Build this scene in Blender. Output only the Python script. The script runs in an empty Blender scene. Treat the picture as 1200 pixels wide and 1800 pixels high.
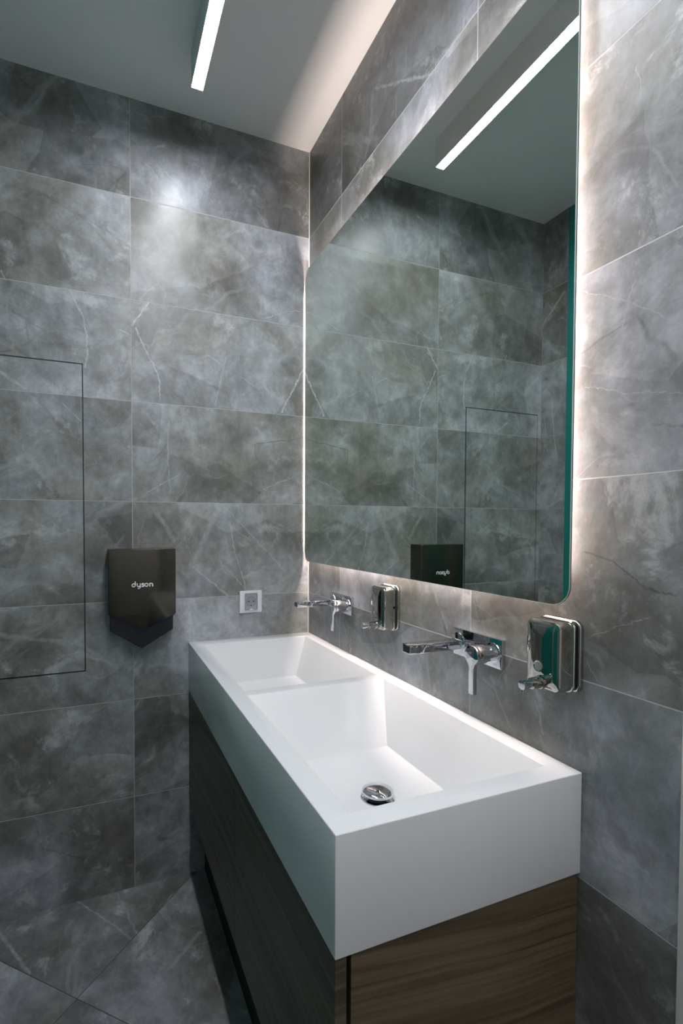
import bpy, bmesh, math
from mathutils import Vector, Matrix

S = 1.3            # real size of one modelling unit (metres); applied to everything at the end
sc = bpy.context.scene
col = sc.collection

# ------------------------------------------------------------------ camera
cam_d = bpy.data.cameras.new('camera')
cam = bpy.data.objects.new('camera', cam_d); col.objects.link(cam)
cam_d.sensor_fit = 'VERTICAL'; cam_d.sensor_height = 36.0; cam_d.sensor_width = 24.0
cam_d.lens = 883.97 / 1800 * 36.0
cam_d.shift_x = 65.6 / 1800; cam_d.shift_y = 48.11 / 1800
cam_d.clip_start = 0.02
def cam_matrix():
    yaw, pit, rol = -0.386775, -0.0282427, 0.0025404
    sy, cy, sp, cp = math.sin(yaw), math.cos(yaw), math.sin(pit), math.cos(pit)
    f = Vector((-sy*cp, cy*cp, sp)); r = Vector((cy, sy, 0)); u = r.cross(f)
    r2 = math.cos(rol)*r + math.sin(rol)*u; u2 = -math.sin(rol)*r + math.cos(rol)*u
    m = Matrix((r2, u2, -f)).transposed().to_4x4()
    m.translation = Vector((-0.667486, -1.597905, 1.112942)) * S
    return m
cam.matrix_world = cam_matrix()
sc.camera = cam

# ------------------------------------------------------------------ world, light levels, exposure
w = bpy.data.worlds.new('world'); sc.world = w; w.use_nodes = True
w.node_tree.nodes['Background'].inputs[0].default_value = (0.5, 0.55, 0.6, 1)
w.node_tree.nodes['Background'].inputs[1].default_value = 0.02
LAMP_COL, LAMP_STR = (0.93, 0.945, 1.0), 98.0     # linear ceiling lamp
LED_COL, LED_STR = (1.0, 0.83, 0.755), 98.0       # strip hidden behind the mirror
vs = sc.view_settings
sc.display_settings.display_device = 'sRGB'
vs.view_transform = 'Standard'; vs.look = 'None'; vs.gamma = 1; vs.use_curve_mapping = False
vs.exposure = 0.0
sc.cycles.use_denoising = True
sc.cycles.max_bounces = 7; sc.cycles.diffuse_bounces = 4; sc.cycles.glossy_bounces = 5
sc.cycles.use_adaptive_sampling = True; sc.cycles.adaptive_threshold = 0.05
sc.cycles.caustics_reflective = True; sc.cycles.blur_glossy = 0.5
sc.cycles.sample_clamp_indirect = 6.0

# ------------------------------------------------------------------ room measures (modelling units)
ZC = 2.368; W = 1.10; YB = -2.55; TW = 0.5746; TH = 0.30; ROW0 = -0.0175; COL_R = -0.2441

BV = [(-0.524, 1.783, -0.572, 1.707, 0.003, 0.9), (-0.562, 1.7, -0.532, 1.633, 0.0028, 0.8), (-0.532, 1.633, -0.497, 1.572, 0.0028, 0.8), (-0.497, 1.572, -0.491, 1.497, 0.0028, 0.8), (-0.738, 1.781, -0.703, 1.708, 0.003, 0.7), (-0.703, 1.708, -0.694, 1.618, 0.003, 0.7), (-0.694, 1.618, -0.701, 1.569, 0.003, 0.7), (-0.604, 1.688, -0.579, 1.677, 0.0025, 0.6), (-0.027, 1.636, -0.099, 1.49, 0.0035, 1.0), (-0.288, 1.647, -0.323, 1.494, 0.003, 0.35), (-0.245, 1.594, -0.196, 1.568, 0.002, 0.6), (-0.348, 1.648, -0.31, 1.628, 0.003, 0.7), (-0.155, 1.793, -0.081, 1.827, 0.0018, 0.7), (-0.081, 1.827, -0.028, 1.836, 0.0018, 0.7), (-0.915, 1.528, -0.855, 1.492, 0.006, 0.6), (-0.468, 1.432, -0.47, 1.319, 0.0022, 0.5), (-0.47, 1.319, -0.464, 1.212, 0.0022, 0.5), (-0.534, 1.21, -0.432, 1.271, 0.003, 0.5), (-0.766, 1.461, -0.714, 1.412, 0.002, 0.55), (-0.848, 1.305, -0.788, 1.212, 0.01, 0.35), (-0.516, 1.171, -0.452, 1.065, 0.009, 0.4), (-0.315, 1.165, -0.391, 0.998, 0.012, 0.35), (-0.289, 1.166, -0.08, 0.953, 0.0016, 0.6), (-0.276, 1.124, -0.259, 1.02, 0.0025, 0.6), (-0.259, 1.02, -0.223, 0.909, 0.0025, 0.6), (-0.281, 1.114, -0.207, 1.062, 0.0016, 0.5), (-0.384, 0.972, -0.282, 0.882, 0.0035, 0.55), (-0.308, 0.995, -0.223, 0.903, 0.0016, 0.6), (-0.924, 0.807, -0.723, 0.764, 0.009, 0.35), (-0.723, 0.764, -0.623, 0.684, 0.009, 0.35), (-0.577, 0.679, -0.483, 0.681, 0.008, 0.3), (-0.483, 0.681, -0.412, 0.658, 0.008, 0.3), (-0.659, 0.426, -0.584, 0.413, 0.004, 0.3), (-0.033, 1.288, -0.164, 1.23, 0.002, 0.5), (-0.911, 1.804, -0.896, 1.782, 0.002, 0.5), (-0.828, 1.905, -0.681, 2.082, 0.03, 0.25), (-0.681, 2.082, -0.578, 2.206, 0.03, 0.25), (-0.74, 2.13, -0.62, 2.097, 0.012, 0.2), (-0.928, 0.515, -0.843, 0.55, 0.03, 0.12), (-0.843, 0.55, -0.77, 0.59, 0.03, 0.12)]
BDK = [(-0.788, 1.216, -0.776, 1.194, 0.006, 0.9), (-0.523, 1.18, -0.506, 1.157, 0.006, 0.9), (-0.846, 0.272, -0.83, 0.185, 0.003, 0.4), (-0.83, 0.185, -0.69, 0.108, 0.003, 0.4), (-0.913, 1.717, -0.803, 1.655, 0.0025, 0.3), (-0.852, 1.683, -0.845, 1.622, 0.003, 0.3), (-0.845, 1.622, -0.752, 1.625, 0.003, 0.3), (-0.834, 2.044, -0.667, 1.98, 0.003, 0.3), (-0.667, 1.98, -0.574, 1.935, 0.003, 0.3)]
RV = [(-1.056, 1.46, -1.126, 1.416, 0.0009, 0.48), (-1.126, 1.416, -1.193, 1.36, 0.0009, 0.48), (-1.133, 1.443, -1.123, 1.417, 0.001, 0.4), (-1.123, 1.417, -1.113, 1.384, 0.001, 0.4), (-1.06, 1.316, -1.133, 1.292, 0.001, 0.4), (-1.133, 1.292, -1.195, 1.279, 0.001, 0.4), (-1.068, 0.918, -1.09, 0.884, 0.0008, 0.64), (-1.067, 0.946, -1.161, 0.993, 0.0008, 0.4), (-0.699, 0.977, -0.748, 0.899, 0.0045, 0.28), (-0.629, 0.835, -0.658, 0.79, 0.0023, 0.48), (-0.438, 2.237, -0.546, 2.166, 0.0045, 0.48), (-0.546, 2.166, -0.679, 2.078, 0.0045, 0.48), (-1.129, 1.723, -1.134, 1.684, 0.0009, 0.32), (-0.349, 2.04, -0.41, 2.135, 0.009, 0.2), (-0.41, 2.135, -0.424, 2.241, 0.009, 0.2), (-1.154, 1.601, -1.183, 1.533, 0.003, 0.24), (-0.977, 0.824, -0.995, 0.774, 0.0023, 0.32), (-0.264, 0.831, -0.301, 0.771, 0.0023, 0.32)]
RDK = [(-1.064, 1.076, -1.107, 1.065, 0.0022, 0.7), (-1.107, 1.065, -1.129, 1.048, 0.0022, 0.7), (-1.129, 1.048, -1.157, 1.031, 0.0022, 0.7), (-1.157, 1.031, -1.194, 1.025, 0.0022, 0.7), (-1.162, 1.245, -1.196, 1.236, 0.002, 0.5), (-0.733, 0.908, -0.745, 0.886, 0.004, 0.8)]
FV = [(-0.776, 0.058, -0.653, -0.114, 0.004, 0.4), (-0.653, -0.114, -0.598, -0.199, 0.004, 0.35), (-0.927, -0.046, -0.839, -0.213, 0.006, 0.4), (-0.628, -0.007, -0.582, -0.185, 0.004, 0.4), (-0.498, -0.108, -0.469, -0.071, 0.004, 0.4), (-0.424, -0.249, -0.51, -0.329, 0.008, 0.25), (-0.411, -0.403, -0.405, -0.469, 0.006, 0.3)]

# ------------------------------------------------------------------ node helpers
class NT:
    def __init__(s, name):
        s.m = bpy.data.materials.new(name); s.m.use_nodes = True; s.t = s.m.node_tree; s.t.nodes.clear()
        s.out = s.n('ShaderNodeOutputMaterial')
    def n(s, t, **kw):
        x = s.t.nodes.new(t)
        for k, v in kw.items(): setattr(x, k, v)
        return x
    def put(s, v, sock):
        if isinstance(v, bpy.types.NodeSocket): s.t.links.new(v, sock)
        else: sock.default_value = v
    def math(s, op, a, b=0.0, c=0.0, clamp=False):
        x = s.n('ShaderNodeMath', operation=op, use_clamp=clamp)
        s.put(a, x.inputs[0]); s.put(b, x.inputs[1]); s.put(c, x.inputs[2]); return x.outputs[0]
    def vec(s, op, a, b=(0, 0, 0), scale=None):
        x = s.n('ShaderNodeVectorMath', operation=op)
        s.put(a, x.inputs[0]); s.put(b, x.inputs[1])
        if scale is not None: s.put(scale, x.inputs['Scale'])
        return x.outputs['Value'] if op in ('DOT_PRODUCT', 'LENGTH', 'DISTANCE') else x.outputs[0]
    def rng(s, v, a, b, c, d, smooth=True):
        x = s.n('ShaderNodeMapRange', interpolation_type='SMOOTHSTEP' if smooth else 'LINEAR')
        s.put(v, x.inputs['Value'])
        for k, q in zip(('From Min', 'From Max', 'To Min', 'To Max'), (a, b, c, d)): s.put(q, x.inputs[k])
        return x.outputs[0]
    def mix(s, f, a, b, mode='MIX'):
        x = s.n('ShaderNodeMix', data_type='RGBA', blend_type=mode)
        s.put(f, x.inputs[0]); s.put(a, x.inputs[6]); s.put(b, x.inputs[7]); return x.outputs[2]
    def noise(s, vec, scale, detail=6, rough=0.55, dist=0.0, lac=2.0):
        x = s.n('ShaderNodeTexNoise')
        s.put(vec, x.inputs['Vector']); x.inputs['Scale'].default_value = scale; x.inputs['Detail'].default_value = detail
        x.inputs['Roughness'].default_value = rough; x.inputs['Distortion'].default_value = dist; x.inputs['Lacunarity'].default_value = lac
        return x.outputs
    def comb(s, x, y, z=0.0):
        c = s.n('ShaderNodeCombineXYZ'); s.put(x, c.inputs[0]); s.put(y, c.inputs[1]); s.put(z, c.inputs[2]); return c.outputs[0]
    def pos(s):
        g = s.n('ShaderNodeNewGeometry'); p = s.vec('SCALE', g.outputs['Position'], scale=1.0/S)
        q = s.n('ShaderNodeSeparateXYZ'); s.t.links.new(p, q.inputs[0]); return p, q.outputs
    def bsdf(s, color, rough=0.5, metal=0.0, coat=0.0, emis=None, estr=0.0, bump=None, bstr=0.1, bdist=0.001, spec=0.5, coat_rough=0.05):
        b = s.n('ShaderNodeBsdfPrincipled')
        s.put(color, b.inputs['Base Color']); s.put(rough, b.inputs['Roughness']); s.put(metal, b.inputs['Metallic'])
        s.put(coat, b.inputs['Coat Weight']); b.inputs['Coat Roughness'].default_value = coat_rough
        s.put(spec, b.inputs['Specular IOR Level'])
        if emis: b.inputs['Emission Color'].default_value = (*emis, 1); b.inputs['Emission Strength'].default_value = estr
        if bump is not None:
            k = s.n('ShaderNodeBump'); k.inputs['Strength'].default_value = bstr; k.inputs['Distance'].default_value = bdist
            s.t.links.new(bump, k.inputs['Height']); s.t.links.new(k.outputs[0], b.inputs['Normal'])
        s.t.links.new(b.outputs[0], s.out.inputs[0]); return b

def seg_group():
    g = bpy.data.node_groups.new('vein_segment', 'ShaderNodeTree')
    for nm, ty in (('P', 'NodeSocketVector'), ('A', 'NodeSocketVector'), ('B', 'NodeSocketVector'), ('Width', 'NodeSocketFloat'), ('Strength', 'NodeSocketFloat'), ('In', 'NodeSocketFloat')):
        g.interface.new_socket(name=nm, in_out='INPUT', socket_type=ty)
    g.interface.new_socket(name='Out', in_out='OUTPUT', socket_type='NodeSocketFloat')
    N, L = g.nodes, g.links
    gi = N.new('NodeGroupInput'); go = N.new('NodeGroupOutput')
    def v(op, a, b=None, sc_=None):
        x = N.new('ShaderNodeVectorMath'); x.operation = op; L.new(a, x.inputs[0])
        if b is not None: L.new(b, x.inputs[1])
        if sc_ is not None: L.new(sc_, x.inputs['Scale'])
        return x.outputs['Value'] if op in ('DOT_PRODUCT', 'LENGTH') else x.outputs[0]
    def m(op, a, b=None, clamp=False):
        x = N.new('ShaderNodeMath'); x.operation = op; x.use_clamp = clamp
        for i, q in enumerate((a, b)):
            if q is None: continue
            if isinstance(q, float): x.inputs[i].default_value = q
            else: L.new(q, x.inputs[i])
        return x.outputs[0]
    pa = v('SUBTRACT', gi.outputs['P'], gi.outputs['A']); ba = v('SUBTRACT', gi.outputs['B'], gi.outputs['A'])
    t = m('DIVIDE', v('DOT_PRODUCT', pa, ba), v('DOT_PRODUCT', ba, ba), True)
    d = v('LENGTH', v('SUBTRACT', pa, v('SCALE', ba, None, t)))
    f = m('SUBTRACT', 1.0, m('DIVIDE', d, gi.outputs['Width']), True)
    f = m('MULTIPLY', m('MULTIPLY', f, m('SUBTRACT', 2.0, f)), gi.outputs['Strength'])
    L.new(m('MAXIMUM', f, gi.outputs['In']), go.inputs[0])
    return g
SEG = seg_group()

def marble(name, h_axis, h0, col0, tones, veins, darks, grout=(0.36, 0.36, 0.36), floor=False, base=1.0, rough=0.335, seed=0.0):
    k = NT(name); p, (X, Y, Z) = k.pos()
    if floor:      # laid at 45 degrees
        r = math.sqrt(0.5)
        dx = k.math('ADD', X, 0.725); dy = k.math('ADD', Y, 0.333)
        H = k.math('MULTIPLY', k.math('ADD', dx, dy), r); V = k.math('MULTIPLY', k.math('SUBTRACT', dy, dx), r)
        tw = th = TW; gh = gv = 0.0; plane = k.comb(X, Y)
    else:
        H = {'x': X, 'y': Y}[h_axis]; V = Z; tw, th, gh, gv = TW, TH, h0, ROW0; plane = k.comb(H, V)
    u = k.math('DIVIDE', k.math('SUBTRACT', H, gh), tw); v_ = k.math('DIVIDE', k.math('SUBTRACT', V, gv), th)
    iu, iv = k.math('FLOOR', u), k.math('FLOOR', v_)
    def dist(u_, wd):
        fr = k.math('FRACT', u_); return k.math('MULTIPLY', k.math('MINIMUM', fr, k.math('SUBTRACT', 1.0, fr)), wd)
    gd = k.math('MINIMUM', dist(u, tw), dist(v_, th))
    gm = k.rng(gd, 0.0005, 0.0013, 1.0, 0.0)
    wn = k.n('ShaderNodeTexWhiteNoise', noise_dimensions='3D'); k.put(k.comb(iu, iv, seed), wn.inputs['Vector'])
    rnd = wn.outputs['Color']; rv = wn.outputs['Value']
    q = k.vec('ADD', k.vec('SCALE', k.comb(H, V), scale=1.0), k.vec('SCALE', rnd, scale=17.0))
    warp = k.vec('SCALE', k.vec('SUBTRACT', k.noise(q, 2.2, 4)[1], (0.5, 0.5, 0.5)), scale=0.20)
    qw = k.vec('ADD', q, warp)
    # broad clouding, olive brown to blue grey
    n1 = k.noise(qw, 2.9, 8, 0.66, 0.0)[0]
    n2 = k.noise(k.vec('ADD', qw, (5.1, 3.3, 0)), 7.5, 8, 0.70, 0.0)[0]
    n4 = k.noise(k.vec('MULTIPLY', k.vec('ADD', q, (3.3, 8.7, 0)), (1.0, 0.55, 1.0)), 21.0, 6, 0.72)[0]
    n3 = k.noise(q, 38.0, 6, 0.7)[0]
    ramp = k.n('ShaderNodeValToRGB'); k.put(n1, ramp.inputs[0])
    e = ramp.color_ramp.elements
    e[0].position = 0.36; e[0].color = (0.130, 0.127, 0.112, 1); e[1].position = 0.66; e[1].color = (0.345, 0.360, 0.390, 1)
    x = e.new(0.47); x.color = (0.190, 0.190, 0.180, 1); x = e.new(0.55); x.color = (0.240, 0.248, 0.258, 1)
    c = ramp.outputs[0]
    # angular, shard like tonal fields
    vo = k.n('ShaderNodeTexVoronoi', feature='F1'); vo.inputs['Scale'].default_value = 4.2
    k.put(k.vec('MULTIPLY', k.vec('ADD', q, k.vec('SCALE', warp, scale=0.45)), (1.0, 1.7, 1.0)), vo.inputs['Vector'])
    sh = k.n('ShaderNodeSeparateColor'); k.t.links.new(vo.outputs['Color'], sh.inputs[0])
    tone = k.rng(sh.outputs[0], 0, 1, 0.80, 1.20, False)
    tone = k.math('MULTIPLY', tone, k.rng(n2, 0.36, 0.64, 0.80, 1.20, False))
    tone = k.math('MULTIPLY', tone, k.rng(n4, 0.36, 0.64, 0.82, 1.18, False))
    tone = k.math('MULTIPLY', tone, k.rng(n3, 0.3, 0.7, 0.90, 1.10, False))
    tone = k.math('MULTIPLY', tone, k.rng(rv, 0, 1, 0.93, 1.07, False))
    for (a0, a1, b0, b1, t) in tones:     # tiles darker or lighter than their neighbours; mirror wall's low rows carry painted shade
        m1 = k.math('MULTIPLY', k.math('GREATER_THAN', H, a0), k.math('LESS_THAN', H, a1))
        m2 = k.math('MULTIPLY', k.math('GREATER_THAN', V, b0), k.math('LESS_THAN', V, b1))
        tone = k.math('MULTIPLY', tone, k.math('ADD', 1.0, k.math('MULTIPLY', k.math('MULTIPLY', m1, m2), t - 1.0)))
    # broken web of fine random veins
    def web(scale, wd, off, gate0, gate1, stretch=(1.0, 1.5, 1.0)):
        vv = k.n('ShaderNodeTexVoronoi', feature='DISTANCE_TO_EDGE'); vv.inputs['Scale'].default_value = scale
        k.put(k.vec('MULTIPLY', k.vec('ADD', qw, off), stretch), vv.inputs['Vector'])
        gt = k.rng(k.noise(k.vec('ADD', q, off), 3.1, 5, 0.6)[0], gate0, gate1, 0, 1)
        return k.math('MULTIPLY', k.rng(vv.outputs[0], 0.0, wd, 1.0, 0.0), gt)
    lt = k.math('MULTIPLY', web(3.1, 0.009, (2.3, 1.1, 0), 0.54, 0.66), 0.24)
    lt = k.math('MAXIMUM', lt, k.math('MULTIPLY', web(7.3, 0.018, (7.3, 4.1, 0), 0.52, 0.66), 0.17))
    wisps = k.rng(k.noise(k.vec('ADD', qw, (1.7, 9.1, 0)), 9.0, 8, 0.74, 0.35)[0], 0.53, 0.66, 0, 0.60)
    lt = k.math('MAXIMUM', lt, k.math('MULTIPLY', wisps, k.rng(n2, 0.40, 0.58, 0, 1)))
    # feathery pale drifts running diagonally
    ang = k.vec('MULTIPLY', k.comb(k.vec('DOT_PRODUCT', qw, (0.8, 0.6, 0)), k.vec('DOT_PRODUCT', qw, (-0.6, 0.8, 0))), (2.2, 9.0, 1.0))
    dr_ = k.rng(k.noise(ang, 1.0, 7, 0.68, 0.4)[0], 0.54, 0.70, 0, 0.32)
    lt = k.math('MAXIMUM', lt, dr_)
    ang2 = k.vec('MULTIPLY', k.comb(k.vec('DOT_PRODUCT', qw, (0.75, -0.66, 0)), k.vec('DOT_PRODUCT', qw, (0.66, 0.75, 0))), (2.6, 13.0, 1.0))
    dark2 = k.rng(k.noise(ang2, 1.0, 7, 0.66, 0.3)[0], 0.56, 0.72, 0, 0.34)
    dk = k.math('MAXIMUM', dark2, k.math('MULTIPLY', web(2.4, 0.010, (12.3, 6.1, 0), 0.56, 0.68), 0.5))
    pw = k.vec('ADD', plane, k.vec('SCALE', k.vec('SUBTRACT', k.noise(plane, 34.0, 5, 0.72)[1], (0.5, 0.5, 0.5)), scale=0.020))
    pw = k.vec('MULTIPLY', pw, (1, 1, 0))
    def chain(L):
        out = None
        for (ax, ay, bx, by, wd, st) in L:
            g = k.n('ShaderNodeGroup'); g.node_tree = SEG
            k.put(pw, g.inputs['P']); g.inputs['A'].default_value = (ax, ay, 0); g.inputs['B'].default_value = (bx, by, 0)
            g.inputs['Width'].default_value = wd; g.inputs['Strength'].default_value = st
            if out is not None: k.put(out, g.inputs['In'])
            out = g.outputs[0]
        return out
    brk = k.rng(k.noise(plane, 60.0, 4, 0.7)[0], 0.38, 0.58, 0.40, 1.0)
    if veins: lt = k.math('MAXIMUM', lt, k.math('MULTIPLY', chain(veins), brk))
    if darks: dk = k.math('MAXIMUM', dk, k.math('MULTIPLY', chain(darks), brk))
    c = k.vec('SCALE', c, scale=k.math('MULTIPLY', tone, base))
    c = k.mix(dk, c, (0.07, 0.067, 0.058, 1)); c = k.mix(lt, c, (0.56, 0.57, 0.585, 1))
    c = k.mix(gm, c, (*grout, 1))
    rg = k.math('ADD', k.rng(n2, 0.3, 0.7, rough - 0.03, rough + 0.05, False), k.math('MULTIPLY', gm, 0.3))
    hgt = k.math('SUBTRACT', k.math('MULTIPLY', n3, 0.05), gm)
    k.bsdf(c, rg, bump=hgt, bstr=0.25, bdist=0.0012, spec=0.5)
    return k.m

def simple(name, color, rough=0.4, metal=0.0, coat=0.0, emis=None, estr=0, nscale=60.0, namp=0.03, bstr=0.0, spec=0.5):
    k = NT(name); p, _ = k.pos(); n = k.noise(p, nscale, 4)[0]
    c = k.vec('SCALE', color, scale=k.rng(n, 0.3, 0.7, 1 - namp, 1 + namp, False))
    k.bsdf(c, k.rng(n, 0.3, 0.7, max(0.0, rough*0.94), rough*1.06, False), metal, coat, emis, estr, bump=n if bstr else None, bstr=bstr, spec=spec)
    return k.m

def wood(name, axis, c0, c1):
    k = NT(name); p, (X, Y, Z) = k.pos()
    # the grain runs level and sags slowly along the board
    H = X if axis == 'x' else Y
    drift = k.math('MULTIPLY', k.math('SUBTRACT', k.noise(k.comb(k.math('MULTIPLY', H, 1.6), k.math('MULTIPLY', Z, 0.9), 1.0), 1.0, 2)[0], 0.5), 0.05)
    zz = k.math('ADD', k.math('ADD', Z, drift), k.math('MULTIPLY', H, 0.09 if axis == 'x' else 0.03))
    b = k.noise(k.comb(k.math('MULTIPLY', H, 1.6), k.math('MULTIPLY', zz, 70.0), 3.0), 1.0, 6, 0.65)[0]
    f = k.noise(k.comb(k.math('MULTIPLY', H, 9.0), k.math('MULTIPLY', zz, 260.0), 5.0), 1.0, 4, 0.6)[0]
    fac = k.math('ADD', k.rng(b, 0.34, 0.66, 0, 1), k.math('MULTIPLY', k.math('SUBTRACT', f, 0.5), 0.9), clamp=True)
    c = k.mix(fac, (*c0, 1), (*c1, 1))
    streak = k.rng(k.noise(k.comb(k.math('MULTIPLY', H, 0.8), k.math('MULTIPLY', zz, 55.0), 9.0), 1.0, 2)[0], 0.57, 0.64, 0, 0.6)
    c = k.mix(streak, c, (c0[0]*0.45, c0[1]*0.42, c0[2]*0.4, 1))
    k.bsdf(c, 0.42, bump=f, bstr=0.15, bdist=0.0006)
    return k.m

# ------------------------------------------------------------------ materials
R1, R2, R3, R4, R5, R6, R7 = [ROW0 + TH*i for i in range(1, 8)]
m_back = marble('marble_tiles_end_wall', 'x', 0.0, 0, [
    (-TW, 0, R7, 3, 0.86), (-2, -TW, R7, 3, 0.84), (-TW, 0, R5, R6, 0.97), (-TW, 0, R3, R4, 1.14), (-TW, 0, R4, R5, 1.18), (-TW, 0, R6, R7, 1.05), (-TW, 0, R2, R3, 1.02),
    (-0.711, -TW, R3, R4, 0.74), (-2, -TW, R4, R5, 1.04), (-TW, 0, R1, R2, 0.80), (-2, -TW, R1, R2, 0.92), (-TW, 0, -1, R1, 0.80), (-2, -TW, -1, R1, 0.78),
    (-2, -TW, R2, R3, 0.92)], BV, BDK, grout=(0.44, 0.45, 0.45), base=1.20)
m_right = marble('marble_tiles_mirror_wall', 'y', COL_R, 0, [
    (COL_R-TW, COL_R, R7, 3, 0.72), (COL_R, 0, R7, 3, 0.75), (COL_R-TW, COL_R, R6, R7, 1.12), (-3, COL_R-TW, R7, 3, 1.05), (-3, COL_R-TW, R5, R6, 0.95), (-3, COL_R-TW, R1, R2, 0.92), (-3, COL_R-TW, -1, R1, 0.7)],  # last two: weak light low on the wall painted into the tile tone
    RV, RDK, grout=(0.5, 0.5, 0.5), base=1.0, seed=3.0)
m_left = marble('marble_tiles_left_wall', 'y', 0.0, 0, [], [(-0.005, 1.955, -0.105, 2.045, 0.005, 0.55), (-0.055, 1.62, -0.065, 1.50, 0.003, 0.6), (-0.065, 1.50, -0.08, 1.40, 0.003, 0.6), (-0.02, 1.56, -0.035, 1.42, 0.003, 0.4), (-0.03, 1.19, -0.115, 1.225, 0.004, 0.5)], [], grout=(0.4, 0.4, 0.4), seed=7.0)
m_floor = marble('marble_tiles_floor', 'x', 0, 0, [(-3, 0, -3, 0, 0.72)], FV, [], grout=(0.05, 0.05, 0.052), floor=True, base=0.80, rough=0.33, seed=11.0)
m_ceil = simple('ceiling_paint', (0.80, 0.80, 0.80), 0.7, nscale=4, namp=0.01)
m_plaster = simple('white_bounce_plaster', (0.88, 0.88, 0.87), 0.6, nscale=4, namp=0.01)  # unseen wall behind the camera, kept white to bounce light onto the basin
m_white = simple('white_solid_surface', (0.86, 0.86, 0.865), 0.12, nscale=9, namp=0.006, spec=0.5)
m_woodf = wood('grey_oak_front', 'y', (0.060, 0.048, 0.030), (0.150, 0.124, 0.082))
m_woods = wood('grey_oak_side', 'x', (0.092, 0.064, 0.034), (0.185, 0.138, 0.082))
m_dark = simple('black_plinth', (0.006, 0.006, 0.006), 0.6)
m_chrome = simple('polished_chrome', (0.66, 0.67, 0.70), 0.04, 1.0, namp=0.0)
m_steel = simple('polished_stainless_steel', (0.52, 0.50, 0.46), 0.05, 1.0, namp=0.01)
m_matte = simple('grey_plastic_window', (0.30, 0.30, 0.30), 0.3)
m_black = simple('black_plastic', (0.008, 0.008, 0.01), 0.3)
m_plastic = simple('white_plastic', (0.80, 0.80, 0.82), 0.3)
m_cover = simple('smoked_clear_cover', (0.30, 0.30, 0.34), 0.12)
m_sock = simple('grey_socket_insert', (0.36, 0.36, 0.40), 0.3)
m_nickel = simple('dark_nickel_paint', (0.075, 0.070, 0.056), 0.16, 0.8, 0.3, nscale=300, namp=0.10)
m_nickel2 = simple('darker_nickel_lower', (0.022, 0.022, 0.024), 0.26, 0.4, 0.3, nscale=300, namp=0.1)
m_blue = simple('deep_blue_slot', (0.004, 0.004, 0.10), 0.3)
m_letter = simple('pale_grey_lettering', (0.80, 0.82, 0.84), 0.4)
m_teal = simple('teal_laminate', (0.010, 0.225, 0.200), 0.35, nscale=3, namp=0.03)
m_door = simple('light_door_paint', (0.6, 0.6, 0.58), 0.4)
m_bead = simple('pale_silicone_bead', (0.62, 0.61, 0.59), 0.4)
m_alu = simple('white_aluminium_profile', (0.75, 0.75, 0.75), 0.5)
m_lamp = simple('lit_opal_diffuser', (0.9, 0.9, 0.9), 0.4, emis=LAMP_COL, estr=LAMP_STR)
m_led = simple('lit_led_strip', (0.9, 0.85, 0.8), 0.4, emis=LED_COL, estr=LED_STR)
m_edge = simple('polished_glass_edge', (0.55, 0.66, 0.62), 0.15, 0.0, coat=0.6)
m_rear = simple('black_mirror_backing', (0.004, 0.005, 0.005), 0.5)
def mirror_mat():
    k = NT('green_tinted_mirror'); k.bsdf((0.78, 0.845, 0.79, 1), 0.0, 1.0); return k.m
m_mirror = mirror_mat()

# ------------------------------------------------------------------ mesh helpers
def link(name, bm, mat, parent=None, smooth=False):
    me = bpy.data.meshes.new(name); bm.normal_update(); bm.to_mesh(me); bm.free()
    for mm in (mat if isinstance(mat, list) else [mat]): me.materials.append(mm)
    if smooth:
        me.shade_smooth()
        try: me.set_sharp_from_angle(angle=math.radians(35))
        except Exception: pass
    o = bpy.data.objects.new(name, me); col.objects.link(o)
    if parent is not None: o.parent = parent
    return o
def box(bm, a, b, bev=0.0, seg=2, mi=0):
    r = bmesh.ops.create_cube(bm, size=1.0)
    for v in r['verts']:
        v.co = Vector([(a[i]+b[i])/2 + v.co[i]*abs(b[i]-a[i]) for i in range(3)])
    fs = {f for v in r['verts'] for f in v.link_faces}
    for f in fs: f.material_index = mi
    if bev:
        es = list({e for v in r['verts'] for e in v.link_edges})
        rr = bmesh.ops.bevel(bm, geom=es, offset=bev, segments=seg, affect='EDGES', profile=0.5)
        for f in rr['faces']: f.material_index = mi
def cyl(bm, p0, p1, r0, r1=None, n=40, caps=True):
    r1 = r0 if r1 is None else r1
    d = Vector(p1) - Vector(p0); M = Matrix.Translation((Vector(p0)+Vector(p1))/2) @ d.to_track_quat('Z', 'Y').to_matrix().to_4x4()
    bmesh.ops.create_cone(bm, cap_ends=caps, segments=n, radius1=r0, radius2=r1, depth=d.length, matrix=M)
def lathe(bm, prof, origin, axis, n=48):
    """prof: list of (distance along axis, radius)"""
    axis = Vector(axis).normalized(); q = axis.to_track_quat('Z', 'Y'); rings = []
    for (t, r) in prof:
        rings.append([bm.verts.new(Vector(origin) + axis*t + q @ Vector((r*math.cos(2*math.pi*i/n), r*math.sin(2*math.pi*i/n), 0))) for i in range(n)])
    for a, b in zip(rings, rings[1:]):
        for i in range(n): bm.faces.new((a[i], a[(i+1) % n], b[(i+1) % n], b[i]))
    bm.faces.new(list(reversed(rings[0]))); bm.faces.new(rings[-1])
    bmesh.ops.recalc_face_normals(bm, faces=bm.faces)
def rrect(a0, a1, b0, b1, r, n=10):
    pts = []
    for cx, cy, s in ((a1-r, b1-r, 0), (a0+r, b1-r, 1), (a0+r, b0+r, 2), (a1-r, b0+r, 3)):
        for i in range(n+1):
            t = math.pi/2*(s + i/n); pts.append((cx + r*math.cos(t), cy + r*math.sin(t)))
    return pts
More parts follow.
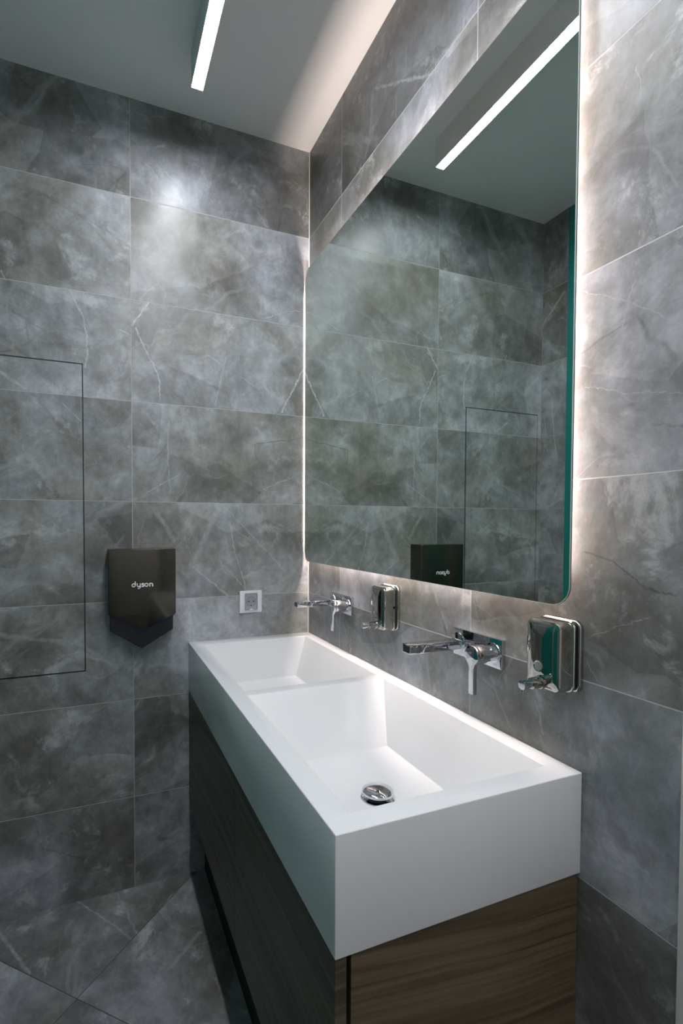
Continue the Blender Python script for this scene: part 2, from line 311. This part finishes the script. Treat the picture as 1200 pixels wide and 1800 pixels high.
def prism(bm, pts, fn, t0, t1, bev=0.0, mi=0, seg=2):
    """pts 2D outline; fn(u, v, t) -> 3D"""
    A = [bm.verts.new(fn(u, v, t0)) for u, v in pts]; B = [bm.verts.new(fn(u, v, t1)) for u, v in pts]
    n = len(pts); fs = [bm.faces.new(A), bm.faces.new(list(reversed(B)))]
    for i in range(n): fs.append(bm.faces.new((A[i], B[i], B[(i+1) % n], A[(i+1) % n])))
    bmesh.ops.recalc_face_normals(bm, faces=fs)
    for f in fs: f.material_index = mi
    if bev:
        es = [e for e in fs[1].edges]
        bmesh.ops.bevel(bm, geom=es, offset=bev, segments=seg, affect='EDGES', profile=0.5)
    return fs
def NB(): return bmesh.new()
def thing(name, label, cat, loc=(0, 0, 0), group=None):
    o = bpy.data.objects.new(name, None); col.objects.link(o); o.location = loc; o.empty_display_size = 0.05
    o['label'] = label; o['category'] = cat
    if group: o['group'] = group
    return o
def struct(name, bm, mat):
    o = link(name, bm, mat); o['kind'] = 'structure'; return o

# ------------------------------------------------------------------ room shell
T = 0.10; YJ = -1.205
b = NB(); box(b, (-W-T, YB-T, -T), (T, T, 0)); o = struct('floor', b, m_floor)
b = NB(); box(b, (-W-T, YB-T, ZC), (T, T, ZC+T)); struct('ceiling', b, m_ceil)
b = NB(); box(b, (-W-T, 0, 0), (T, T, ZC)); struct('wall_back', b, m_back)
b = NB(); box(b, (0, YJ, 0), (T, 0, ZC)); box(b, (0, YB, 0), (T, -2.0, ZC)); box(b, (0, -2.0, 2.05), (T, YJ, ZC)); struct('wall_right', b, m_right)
b = NB(); box(b, (-W-T, -0.121, 0), (-W, 0, ZC)); box(b, (-W-T, -0.70, 0), (-W, -0.52, ZC)); box(b, (-W-T, YB, 0), (-W, -1.30, ZC)); struct('wall_left', b, m_left)
b = NB(); box(b, (-W-T, YB-T, 0), (T, YB, ZC)); struct('wall_front', b, m_plaster)
b = NB(); box(b, (-W-T, -0.52, 0), (-W-0.002, -0.121, ZC)); d1 = struct('door_1', b, m_teal)
b = NB(); box(b, (-W-0.002, -0.50, 0.78), (-W+0.02, -0.485, 0.88), 0.004); link('handle', b, m_chrome, d1)
b = NB(); box(b, (-W-T, -1.30, 0), (-W-0.002, -0.70, ZC)); d3 = struct('door_3', b, m_teal)
b = NB(); box(b, (-W-0.002, -0.74, 0.78), (-W+0.02, -0.725, 0.88), 0.004); link('handle', b, m_chrome, d3)
b = NB(); box(b, (0.02, -2.0, 0), (0.06, YJ, 2.05)); d2 = struct('door_2', b, m_door)
b = NB(); box(b, (-0.015, -1.99, 0.86), (0.02, -1.87, 0.88), 0.004); link('handle', b, m_chrome, d2)
b = NB(); box(b, (-0.0035, YJ-0.012, 0), (0.02, YJ, 2.05), 0.002); struct('trim_1', b, m_door)
b = NB()      # pale silicone bead in the corner of the two tiled walls
prism(b, [(0, 0), (-0.0026, 0), (0, -0.0026)], lambda u, v, t: (u, v, t), 0.0, ZC); struct('trim_2', b, m_bead)

# ------------------------------------------------------------------ flush tiled access hatch in the end wall
t = thing('access_panel', 'flush tiled access hatch outlined by a thin dark gap, left of the hand dryer', 'access panel', (-0.894, 0, 0.686))
b = NB(); box(b, (-0.1868, -0.0006, -0.0035), (0.1868, 0, 0.8915)); link('gap_frame', b, m_black, t)
b = NB(); box(b, (-0.184, -0.0014, 0), (0.1838, -0.0002, 0.888)); link('tiled_door', b, m_back, t)

# ------------------------------------------------------------------ linear ceiling lamp
t = thing('ceiling_lamp', 'long narrow white linear lamp glowing along the grey ceiling', 'lamp', (-0.415, -0.21, ZC))
L = 2.15
b = NB(); box(b, (-0.0158, -L, -0.084), (0.0158, 0, 0.0)); box(b, (-0.0158, -L, -0.0883), (-0.0147, 0, -0.0838)); box(b, (0.0147, -L, -0.0883), (0.0158, 0, -0.0838)); box(b, (-0.0158, -0.0009, -0.0883), (0.0158, 0, -0.0838)); link('housing', b, m_alu, t)
b = NB(); box(b, (-0.0145, -L+0.001, -0.0885), (0.0145, -0.001, -0.0845)); link('diffuser', b, m_lamp, t)

# ------------------------------------------------------------------ mirror with back light
MY0, MY1, MZ0, MZ1, RR = -1.056, -0.0145, 0.991, 1.962, 0.032
mt = thing('backlit_mirror', 'large frameless rounded mirror lit from behind, hung on the wall above the washbasin', 'mirror', (0, (MY0+MY1)/2, MZ0))
cy_ = (MY0+MY1)/2
def fm(x0): return lambda u, v, tt: (-tt, u - cy_, v - MZ0)
b = NB(); prism(b, rrect(MY0+0.0005, MY1-0.0005, MZ0+0.0005, MZ1-0.0005, RR), fm(0), 0.0195, 0.0212, 0.0004); link('mirror_glass', b, m_mirror, mt)
b = NB(); prism(b, rrect(MY0, MY1, MZ0, MZ1, RR+0.0005), fm(0), 0.0190, 0.0203); link('glass_edge', b, m_edge, mt)
b = NB(); prism(b, rrect(MY0, MY1, MZ0, MZ1, RR+0.0005), fm(0), 0.0172, 0.0189); link('backing', b, m_rear, mt)
IN = 0.044
b = NB(); prism(b, rrect(MY0+IN, MY1-IN, MZ0+IN, MZ1-IN, 0.012), fm(0), 0.0, 0.0171); link('mounting_frame', b, m_alu, mt)
b = NB()
po = rrect(MY0+IN-0.0015, MY1-IN+0.0015, MZ0+IN-0.0015, MZ1-IN+0.0015, 0.0135); pi_ = rrect(MY0+IN-0.0002, MY1-IN+0.0002, MZ0+IN-0.0002, MZ1-IN+0.0002, 0.0122)
f_ = fm(0); n = len(po)
vo_ = [[b.verts.new(f_(u, v, tt)) for u, v in po] for tt in (0.004, 0.0145)]
vi_ = [[b.verts.new(f_(u, v, tt)) for u, v in pi_] for tt in (0.004, 0.0145)]
for i in range(n):
    j = (i+1) % n
    b.faces.new((vo_[0][i], vo_[0][j], vo_[1][j], vo_[1][i])); b.faces.new((vi_[0][j], vi_[0][i], vi_[1][i], vi_[1][j]))
    b.faces.new((vo_[0][j], vo_[0][i], vi_[0][i], vi_[0][j])); b.faces.new((vo_[1][i], vo_[1][j], vi_[1][j], vi_[1][i]))
bmesh.ops.recalc_face_normals(b, faces=b.faces)
link('led_strip', b, m_led, mt)

# ------------------------------------------------------------------ vanity cabinet under the basin
BX, BY, BZ0, BZ1 = -0.41, -1.067, 0.590, 0.7435
CZ = 0.224
t = thing('vanity_cabinet', 'dark brown wood grain cabinet beneath the white washbasin', 'cabinet', (-0.2, -0.53, CZ))
ox, oy, oz = 0.2, 0.53, -CZ
def sh(p): return (p[0]+ox, p[1]+oy, p[2]+oz)
b = NB(); box(b, sh((-0.386, BY+0.004, CZ)), sh((-0.001, BY+0.022, BZ0-0.0005)), 0.0006, 1); link('side_panel', b, m_woods, t)['label'] = 'lighter brown end panel with level grain'
b = NB(); box(b, sh((-0.386, -0.022, CZ)), sh((-0.001, -0.004, BZ0-0.0005))); link('side_panel', b, m_woods, t)
b = NB(); box(b, sh((-0.386, BY+0.0225, CZ)), sh((-0.001, -0.0225, CZ+0.018))); link('bottom_panel', b, m_woods, t)
b = NB(); box(b, sh((-0.384, BY+0.0225, CZ+0.0185)), sh((-0.376, -0.0225, BZ0-0.0305))); link('inner_back', b, m_dark, t)
for y0, y1 in ((BY+0.003, -0.5735), (-0.5725, -0.003)):
    b = NB(); box(b, sh((-0.4085, y0, CZ)), sh((-0.3925, y1, BZ0-0.0008)), 0.0006, 1); link('door', b, m_woodf, t)
b = NB(); box(b, sh((-0.3605, BY+0.05, 0.0)), sh((-0.02, -0.002, CZ-0.0005))); link('plinth', b, m_dark, t)

# ------------------------------------------------------------------ double washbasin
t = thing('double_washbasin', 'glossy white rectangular double washbasin on the wooden cabinet', 'washbasin', (-0.2, -0.53, BZ0))
oz = -BZ0
b = NB()
X0, X1, Y0, Y1 = BX, -0.0005, BY, -0.0008
rx0, rx1 = -0.372, -0.034
basins = [(-0.552, -1.029, 0.085, 0.02), (-0.055, -0.521, 0.016, 0.02)]     # y far, y near, far slope, near slope
ys = [Y1, basins[1][0], basins[1][1], basins[0][0], basins[0][1], Y0]; xs = [X0, rx0, rx1, X1]
V = {}
def vt(x, y, z):
    kk = (round(x, 5), round(y, 5), round(z, 5))
    if kk not in V: V[kk] = b.verts.new(sh((x, y, z)))
    return V[kk]
def quad(*ps): b.faces.new([vt(*q) for q in ps])
for i in range(5):
    for j in range(3):
        if j == 1 and i in (1, 3): continue
        quad((xs[j], ys[i], BZ1), (xs[j], ys[i+1], BZ1), (xs[j+1], ys[i+1], BZ1), (xs[j+1], ys[i], BZ1))
DEP = 0.125
for yf, yn, sf, sn in basins:
    bz = BZ1 - DEP
    top = [(rx0, yf), (rx1, yf), (rx1, yn), (rx0, yn)]; bot = [(rx0+0.012, yf-sf), (rx1-0.040, yf-sf), (rx1-0.040, yn+sn), (rx0+0.012, yn+sn)]
    for i in range(4):
        j = (i+1) % 4
        quad((*top[i], BZ1), (*top[j], BZ1), (*bot[j], bz), (*bot[i], bz))
    quad(*[(*q, bz) for q in bot])
for i in range(5):
    quad((X0, ys[i], BZ1), (X0, ys[i+1], BZ1), (X0, ys[i+1], BZ0), (X0, ys[i], BZ0)); quad((X1, ys[i], BZ1), (X1, ys[i+1], BZ1), (X1, ys[i+1], BZ0), (X1, ys[i], BZ0))
for j in range(3):
    quad((xs[j], Y0, BZ1), (xs[j+1], Y0, BZ1), (xs[j+1], Y0, BZ0), (xs[j], Y0, BZ0)); quad((xs[j], Y1, BZ1), (xs[j+1], Y1, BZ1), (xs[j+1], Y1, BZ0), (xs[j], Y1, BZ0))
b.faces.new([vt(x, y, BZ0) for x, y in [(xs[0], Y1), (xs[1], Y1), (xs[2], Y1), (xs[3], Y1)] + [(X1, y) for y in ys[1:]] + [(xs[2], Y0), (xs[1], Y0), (X0, Y0)] + [(X0, y) for y in reversed(ys[1:-1])]])
bmesh.ops.recalc_face_normals(b, faces=b.faces)
bmesh.ops.dissolve_limit(b, angle_limit=0.001, verts=b.verts, edges=b.edges)
es = [e for e in b.edges if len(e.link_faces) == 2 and e.calc_face_angle(0) > 0.3]
bmesh.ops.bevel(b, geom=es, offset=0.0016, segments=3, affect='EDGES', profile=0.5)
link('basin_body', b, m_white, t, smooth=True)
for k_, (dx, dy) in enumerate(((-0.203, -0.815), (-0.203, -0.30))):
    o3 = (dx+ox, dy+oy, BZ1-DEP+oz)
    b = NB(); lathe(b, [(0.0002, 0.0315), (0.002, 0.031), (0.003, 0.027), (0.0032, 0.022)], o3, (0, 0, 1))
    dr = link('drain', b, m_chrome, t, smooth=True); dr['label'] = 'chrome drain'
    b = NB(); cyl(b, (o3[0], o3[1], o3[2]+0.0033), (o3[0], o3[1], o3[2]+0.0085), 0.0165)
    link('stem', b, m_black, dr)
    b = NB(); prof = [(0.0087, 0.0235), (0.0088, 0.0278), (0.0102, 0.0292), (0.0125, 0.0286)]
    for i in range(1, 9):
        a = i/8*math.pi/2; prof.append((0.0125+0.0065*math.sin(a), 0.0286*math.cos(a)+0.0004))
    lathe(b, prof, o3, (0, 0, 1)); link('plug', b, m_chrome, dr, smooth=True)

# ------------------------------------------------------------------ wall mounted mixer taps
def make_tap(y, label):
    # origin on the wall at the centre of the plate
    t = thing('wall_tap', label, 'tap', (0, y, 0.8825), 'wall taps above the washbasin')
    b = NB(); box(b, (-0.0085, -0.066, -0.0265), (0, 0.066, 0.0265), 0.0009, 2); link('wall_plate', b, m_chrome, t, smooth=True)
    ys_ = 0.052     # spout
    b = NB(); lathe(b, [(0.0086, 0.0185), (0.0096, 0.0183), (0.0100, 0.0175)], (0, ys_, 0.0), (-1, 0, 0)); r = link('spout_rosette', b, m_chrome, t, smooth=True)
    b = NB(); box(b, (-0.130, ys_-0.013, -0.0125), (-0.010, ys_+0.013, 0.0045), 0.0012, 3)
    sp = link('spout', b, m_chrome, t, smooth=True)
    b = NB(); box(b, (-0.1306, ys_-0.0105, -0.0105), (-0.1301, ys_+0.0105, 0.0020), 0.0002, 1); link('outlet', b, m_black, sp)
    yv = -0.0435    # valve
    b = NB(); lathe(b, [(0.0086, 0.0190), (0.0098, 0.0187), (0.0102, 0.0175)], (0, yv, 0.0), (-1, 0, 0)); link('valve_rosette', b, m_chrome, t, smooth=True)
    b = NB(); lathe(b, [(0.0102, 0.0148), (0.030, 0.0148), (0.0305, 0.0142), (0.0312, 0.0142)], (0, yv, 0.0), (-1, 0, 0)); link('valve_sleeve', b, m_chrome, t, smooth=True)
    # handle: a cylinder head whose flat face runs down into a straight bar
    hd = NB(); lathe(hd, [(0.0315, 0.0155), (0.0322, 0.0172), (0.0560, 0.0172), (0.0568, 0.0168)], (0, yv, 0.0), (-1, 0, 0))
    hb = link('lever', hd, m_chrome, t, smooth=True)
    b = NB(); pts = []
    r0, w2 = 0.0173, 0.0060
    for i in range(0, 25):
        a = math.radians(-55 + i*290/24); pts.append((r0*math.cos(a), r0*math.sin(a)))
    # neck blends to the bar
    pts += [(-0.0078, -0.0172), (-w2-0.0006, -0.0205), (-w2, -0.024), (-w2, -0.0700), (w2, -0.0700), (w2, -0.024), (w2+0.0006, -0.0205), (0.0078, -0.0172)]
    prism(b, pts, lambda u, v, q: (-q, yv+u, v), 0.0500, 0.0578, 0.0006)
    link('lever_bar', b, m_chrome, hb, smooth=True)
    b = NB(); box(b, (-0.0582, yv-0.003, 0.0045), (-0.0577, yv+0.003, 0.0055)); box(b, (-0.0582, yv-0.001, 0.002), (-0.0577, yv+0.003, 0.0030)); link('maker_mark', b, m_matte, hb)
    return t
tap = make_tap(-0.8445, 'chrome wall tap with a flat spout and hanging lever over the nearer basin')

def copy_tree(o, parent=None):
    c = o.copy(); col.objects.link(c); c.parent = parent
    for ch in list(o.children): copy_tree(ch, c)
    return c
tap2 = copy_tree(tap); tap2.location = (0, -0.8445+0.578, 0.8825)
tap2['label'] = 'chrome wall tap with a flat spout over the farther basin, close to the room corner'

# ------------------------------------------------------------------ soap dispensers
def make_dispenser(y, label):
    t = thing('soap_dispenser', label, 'soap dispenser', (0, y, 0.915), 'soap dispensers on the mirror wall')
    fx = lambda u, v, q: (-q, u, v)
    b = NB(); prism(b, rrect(-0.0370, 0.0370, -0.0535, 0.0555, 0.0125), fx, 0, 0.0075, 0.003, seg=4); link('back_plate', b, m_steel, t, smooth=True)
    b = NB(); prism(b, rrect(-0.0330, 0.0330, -0.0505, 0.0525, 0.010), fx, 0.0076, 0.0112); link('gasket', b, m_black, t)
    b = NB()      # body: flanged box with a slightly bulging front
    lay = [(0.0113, 0.0325, 0.0100), (0.0135, 0.0335, 0.0110), (0.0155, 0.0325, 0.0105), (0.0160, 0.0312, 0.0100), (0.0375, 0.0312, 0.0100), (0.0405, 0.0300, 0.0092), (0.0425, 0.0270, 0.0085), (0.0438, 0.0190, 0.0080), (0.0446, 0.0090, 0.0050), (0.0449, 0.0020, 0.0015)]
    rings = []
    for q, hw, rr in lay:
        hh = 0.0525 - (0.0312 - hw) if q > 0.03 else 0.0525 + (hw - 0.0312)
        if q > 0.042: hh = 0.0510 - (0.0300-hw)*0.9
        hh = max(hh, rr+0.0008)
        rings.append([b.verts.new((-q, u, v+0.0005)) for u, v in rrect(-hw, hw, -hh, hh, min(rr, hw*0.95), 8)])
    n = len(rings[0])
    for A, B in zip(rings, rings[1:]):
        for i in range(n): b.faces.new((A[i], A[(i+1) % n], B[(i+1) % n], B[i]))
    b.faces.new(rings[0]); b.faces.new(rings[-1]); bmesh.ops.recalc_face_normals(b, faces=b.faces)
    body = link('tank', b, m_steel, t, smooth=True)
    b = NB(); lathe(b, [(0.0425, 0.0092), (0.0452, 0.0090), (0.0462, 0.0080), (0.0455, 0.0066)], (0, 0.0045, -0.0175), (-1, 0, 0)); wr = link('window_ring', b, m_steel, body, smooth=True)
    b = NB(); cyl(b, (-0.0435, 0.0045, -0.0175), (-0.0459, 0.0045, -0.0175), 0.0066); link('level_window', b, m_matte, body)
    b = NB(); box(b, (-0.0418, 0.0262, 0.010), (-0.0398, 0.0302, 0.0245), 0.0006, 2); link('dark_slot', b, m_black, body)  # small dark slot at the left edge of the front
    b = NB(); lathe(b, [(0.0440, 0.0105), (0.0480, 0.0100), (0.0490, 0.0088), (0.0640, 0.0086), (0.0645, 0.0080)], (0, 0.0, -0.041), (-1, 0, 0)); pv = link('pump_valve', b, m_steel, t, smooth=True)
    b = NB(); cyl(b, (-0.0640, 0, -0.041), (-0.0760, 0, -0.041), 0.0062); link('piston', b, m_chrome, pv, smooth=True)
    b = NB(); lathe(b, [(0.0755, 0.0060), (0.0765, 0.0073), (0.0820, 0.0073), (0.0826, 0.0066)], (0, 0, -0.041), (-1, 0, 0)); link('push_button', b, m_chrome, pv, smooth=True)
    b = NB(); cyl(b, (-0.0795, 0, -0.046), (-0.0810, 0, -0.0545), 0.0022, 0.0016); link('spout_tip', b, m_chrome, pv, smooth=True)
    return t
ds = make_dispenser(-1.028, 'stainless steel soap dispenser nearest the right edge, under the mirror corner')
ds2 = copy_tree(ds); ds2.location = (0, -0.5345, 0.912)
ds2['label'] = 'stainless steel soap dispenser between the two wall taps'

# ------------------------------------------------------------------ hand dryer
t = thing('hand_dryer', 'dark metallic wedge-bottomed hand dryer on the tiled end wall', 'hand dryer', (-0.551, 0, 0.745))
fy = lambda u, v, q: (u, -q, v)
DX0, DX1 = -0.0945, 0.0935
b = NB(); prism(b, [(DX0+0.004, 0.062), (-0.003, 0.004), (DX1-0.007, 0.056), (DX1-0.004, 0.270), (DX0+0.004, 0.270)], fy, 0.0, 0.058, 0.002); lo = link('lower_housing', b, m_nickel2, t, smooth=False)
lo['label'] = 'blackish lower housing'
b = NB()      # upper shell: top edge bevelled, V shaped bottom
prism(b, [(DX0, 0.109), (-0.003, 0.0585), (DX1, 0.104), (DX1, 0.2975), (DX0, 0.2975)], fy, 0.0, 0.070, 0.0025, seg=3)
link('front_shell', b, m_nickel, t, smooth=True)
b = NB()      # thin blue slots following the V
for (x0, z0, x1, z1) in ((DX0+0.004, 0.1075, -0.003, 0.0572), (-0.003, 0.0572, DX1-0.003, 0.1028)):
    dz = 0.0022; vs_ = [(x0, z0), (x1, z1), (x1, z1-dz), (x0, z0-dz)]
    prism(b, vs_, fy, 0.050, 0.0688)
link('air_slot', b, m_blue, t)
# lettering "dyson": round ended strokes
def strokes(bm, polys, wd, q0, q1, off):
    """each polyline becomes one even ribbon with rounded ends (closed rings stay rings)"""
    h = wd/2
    for k_, pl in enumerate(polys):
        P = [Vector((off[0]+x, off[1]+z)) for x, z in pl]
        ring = (P[0]-P[-1]).length < 1e-6
        if ring: P = P[:-1]
        n = len(P); lf, rt = [], []
        for i in range(n):
            a = P[(i-1) % n] if (ring or i > 0) else P[i]; c = P[(i+1) % n] if (ring or i < n-1) else P[i]
            d = (c-a).normalized(); nn = Vector((-d.y, d.x)); lf.append(P[i]+nn*h); rt.append(P[i]-nn*h)
        q = q1 + 0.00012*k_
        if ring:
            vs4 = [[bm.verts.new(fy(p_.x, p_.y, t_)) for p_ in row] for row in (lf, rt) for t_ in (q0, q)]
            for i in range(n):
                j = (i+1) % n
                bm.faces.new((vs4[1][i], vs4[1][j], vs4[3][j], vs4[3][i]))
                bm.faces.new((vs4[0][i], vs4[0][j], vs4[1][j], vs4[1][i])); bm.faces.new((vs4[2][j], vs4[2][i], vs4[3][i], vs4[3][j]))
        else:
            def cap(c, d):
                a = math.atan2(d.y, d.x) - math.pi/2
                return [c + Vector((h*math.cos(a+math.pi*i/8), h*math.sin(a+math.pi*i/8))) for i in range(1, 8)]
            out = rt + cap(P[-1], (P[-1]-P[-2])) + list(reversed(lf)) + cap(P[0], (P[0]-P[1]))
            prism(bm, [(p_.x, p_.y) for p_ in out], fy, q0, q)
    bmesh.ops.recalc_face_normals(bm, faces=bm.faces)
def arc(cx, cz, r, a0, a1, n=18): return [(cx+r*math.cos(math.radians(a0+(a1-a0)*i/n)), cz+r*math.sin(math.radians(a0+(a1-a0)*i/n))) for i in range(n+1)]
def s_curve(cx, r):
    q = r/2; return [(cx+q*1.1, 2*r-0.02), (cx-q*0.3, 2*r)] + arc(cx-q*0.3, 1.5*r, q, 90, 270, 8) + arc(cx+q*0.2, 0.5*r, q, 90, -90, 8) + [(cx-q*1.2, 0)]
r = 0.42
letters = [[arc(0.42, r, r, 0, 360, 24), [(0.84, r), (0.84, 1.35)]],
           [[(1.34, 0.84)] + arc(1.74, 0.40, 0.40, 180, 340, 12), [(2.14, 0.84), (2.14, -0.08)] + arc(1.76, -0.08, 0.38, 0, -90, 8) + [(1.56, -0.46)]],
           [s_curve(2.85, r)],
           [arc(3.78, r, r, 0, 360, 24)],
           [[(4.66, 0), (4.66, 0.84)], arc(5.04, 0.46, 0.38, 165, 0, 12) + [(5.42, 0)]]]
K = 0.0105; b = NB()
for L_ in letters: strokes(b, [[(x*K, z*K) for x, z in pl] for pl in L_], 0.0029, 0.0700, 0.0704, (-0.0300, 0.1885))
link('lettering', b, m_letter, t)['label'] = 'pale grey word on the dark front'

# ------------------------------------------------------------------ socket
t = thing('wall_socket', 'white framed wall socket with a grey lidded insert', 'socket', (-0.208, 0, 0.861))
b = NB(); box(b, (-0.0375, -0.0075, -0.036), (0.0375, 0, 0.036), 0.0018, 3)
link('frame', b, m_plastic, t, smooth=True)
b = NB(); prism(b, rrect(-0.0205, 0.0215, -0.0265, 0.0285, 0.0015), fy, 0.0076, 0.0100, 0.0006); ins = link('insert', b, m_sock, t)
b = NB(); lathe(b, [(0.0101, 0.0170), (0.0110, 0.0168), (0.0106, 0.0150), (0.0102, 0.0146)], (0, 0, 0.001), (0, -1, 0)); link('socket_well', b, m_cover, ins, smooth=True)
for px in (-0.008, 0.008):
    b = NB(); cyl(b, (px, -0.0104, 0.002), (px, -0.0110, 0.002), 0.0022, n=16); link('pin_hole', b, m_black, ins)
b = NB(); box(b, (-0.0025, -0.0110, -0.0130), (0.0025, -0.0104, -0.0105)); link('earth_clip', b, m_black, ins)
b = NB()
for a in ((-0.0205, 0.0255, 0.0215, 0.0285), (-0.0205, -0.0265, 0.0215, -0.0235), (-0.0205, -0.0235, -0.0185, 0.0255), (0.0195, -0.0235, 0.0215, 0.0255)):
    box(b, (a[0], -0.0122, a[1]), (a[2], -0.0101, a[3]), 0.0003, 1)
link('lid_frame', b, m_cover, ins)
b = NB(); box(b, (-0.006, -0.0135, -0.0262), (0.006, -0.0123, -0.0225), 0.0004, 1); link('lid_latch', b, m_plastic, ins)

# ------------------------------------------------------------------ scale the room to real size
done = set()
for o in list(col.objects):
    if o.type == 'MESH' and o.data.name not in done:
        done.add(o.data.name); o.data.transform(Matrix.Scale(S, 4))
    if o.type != 'CAMERA': o.location = Vector(o.location) * S
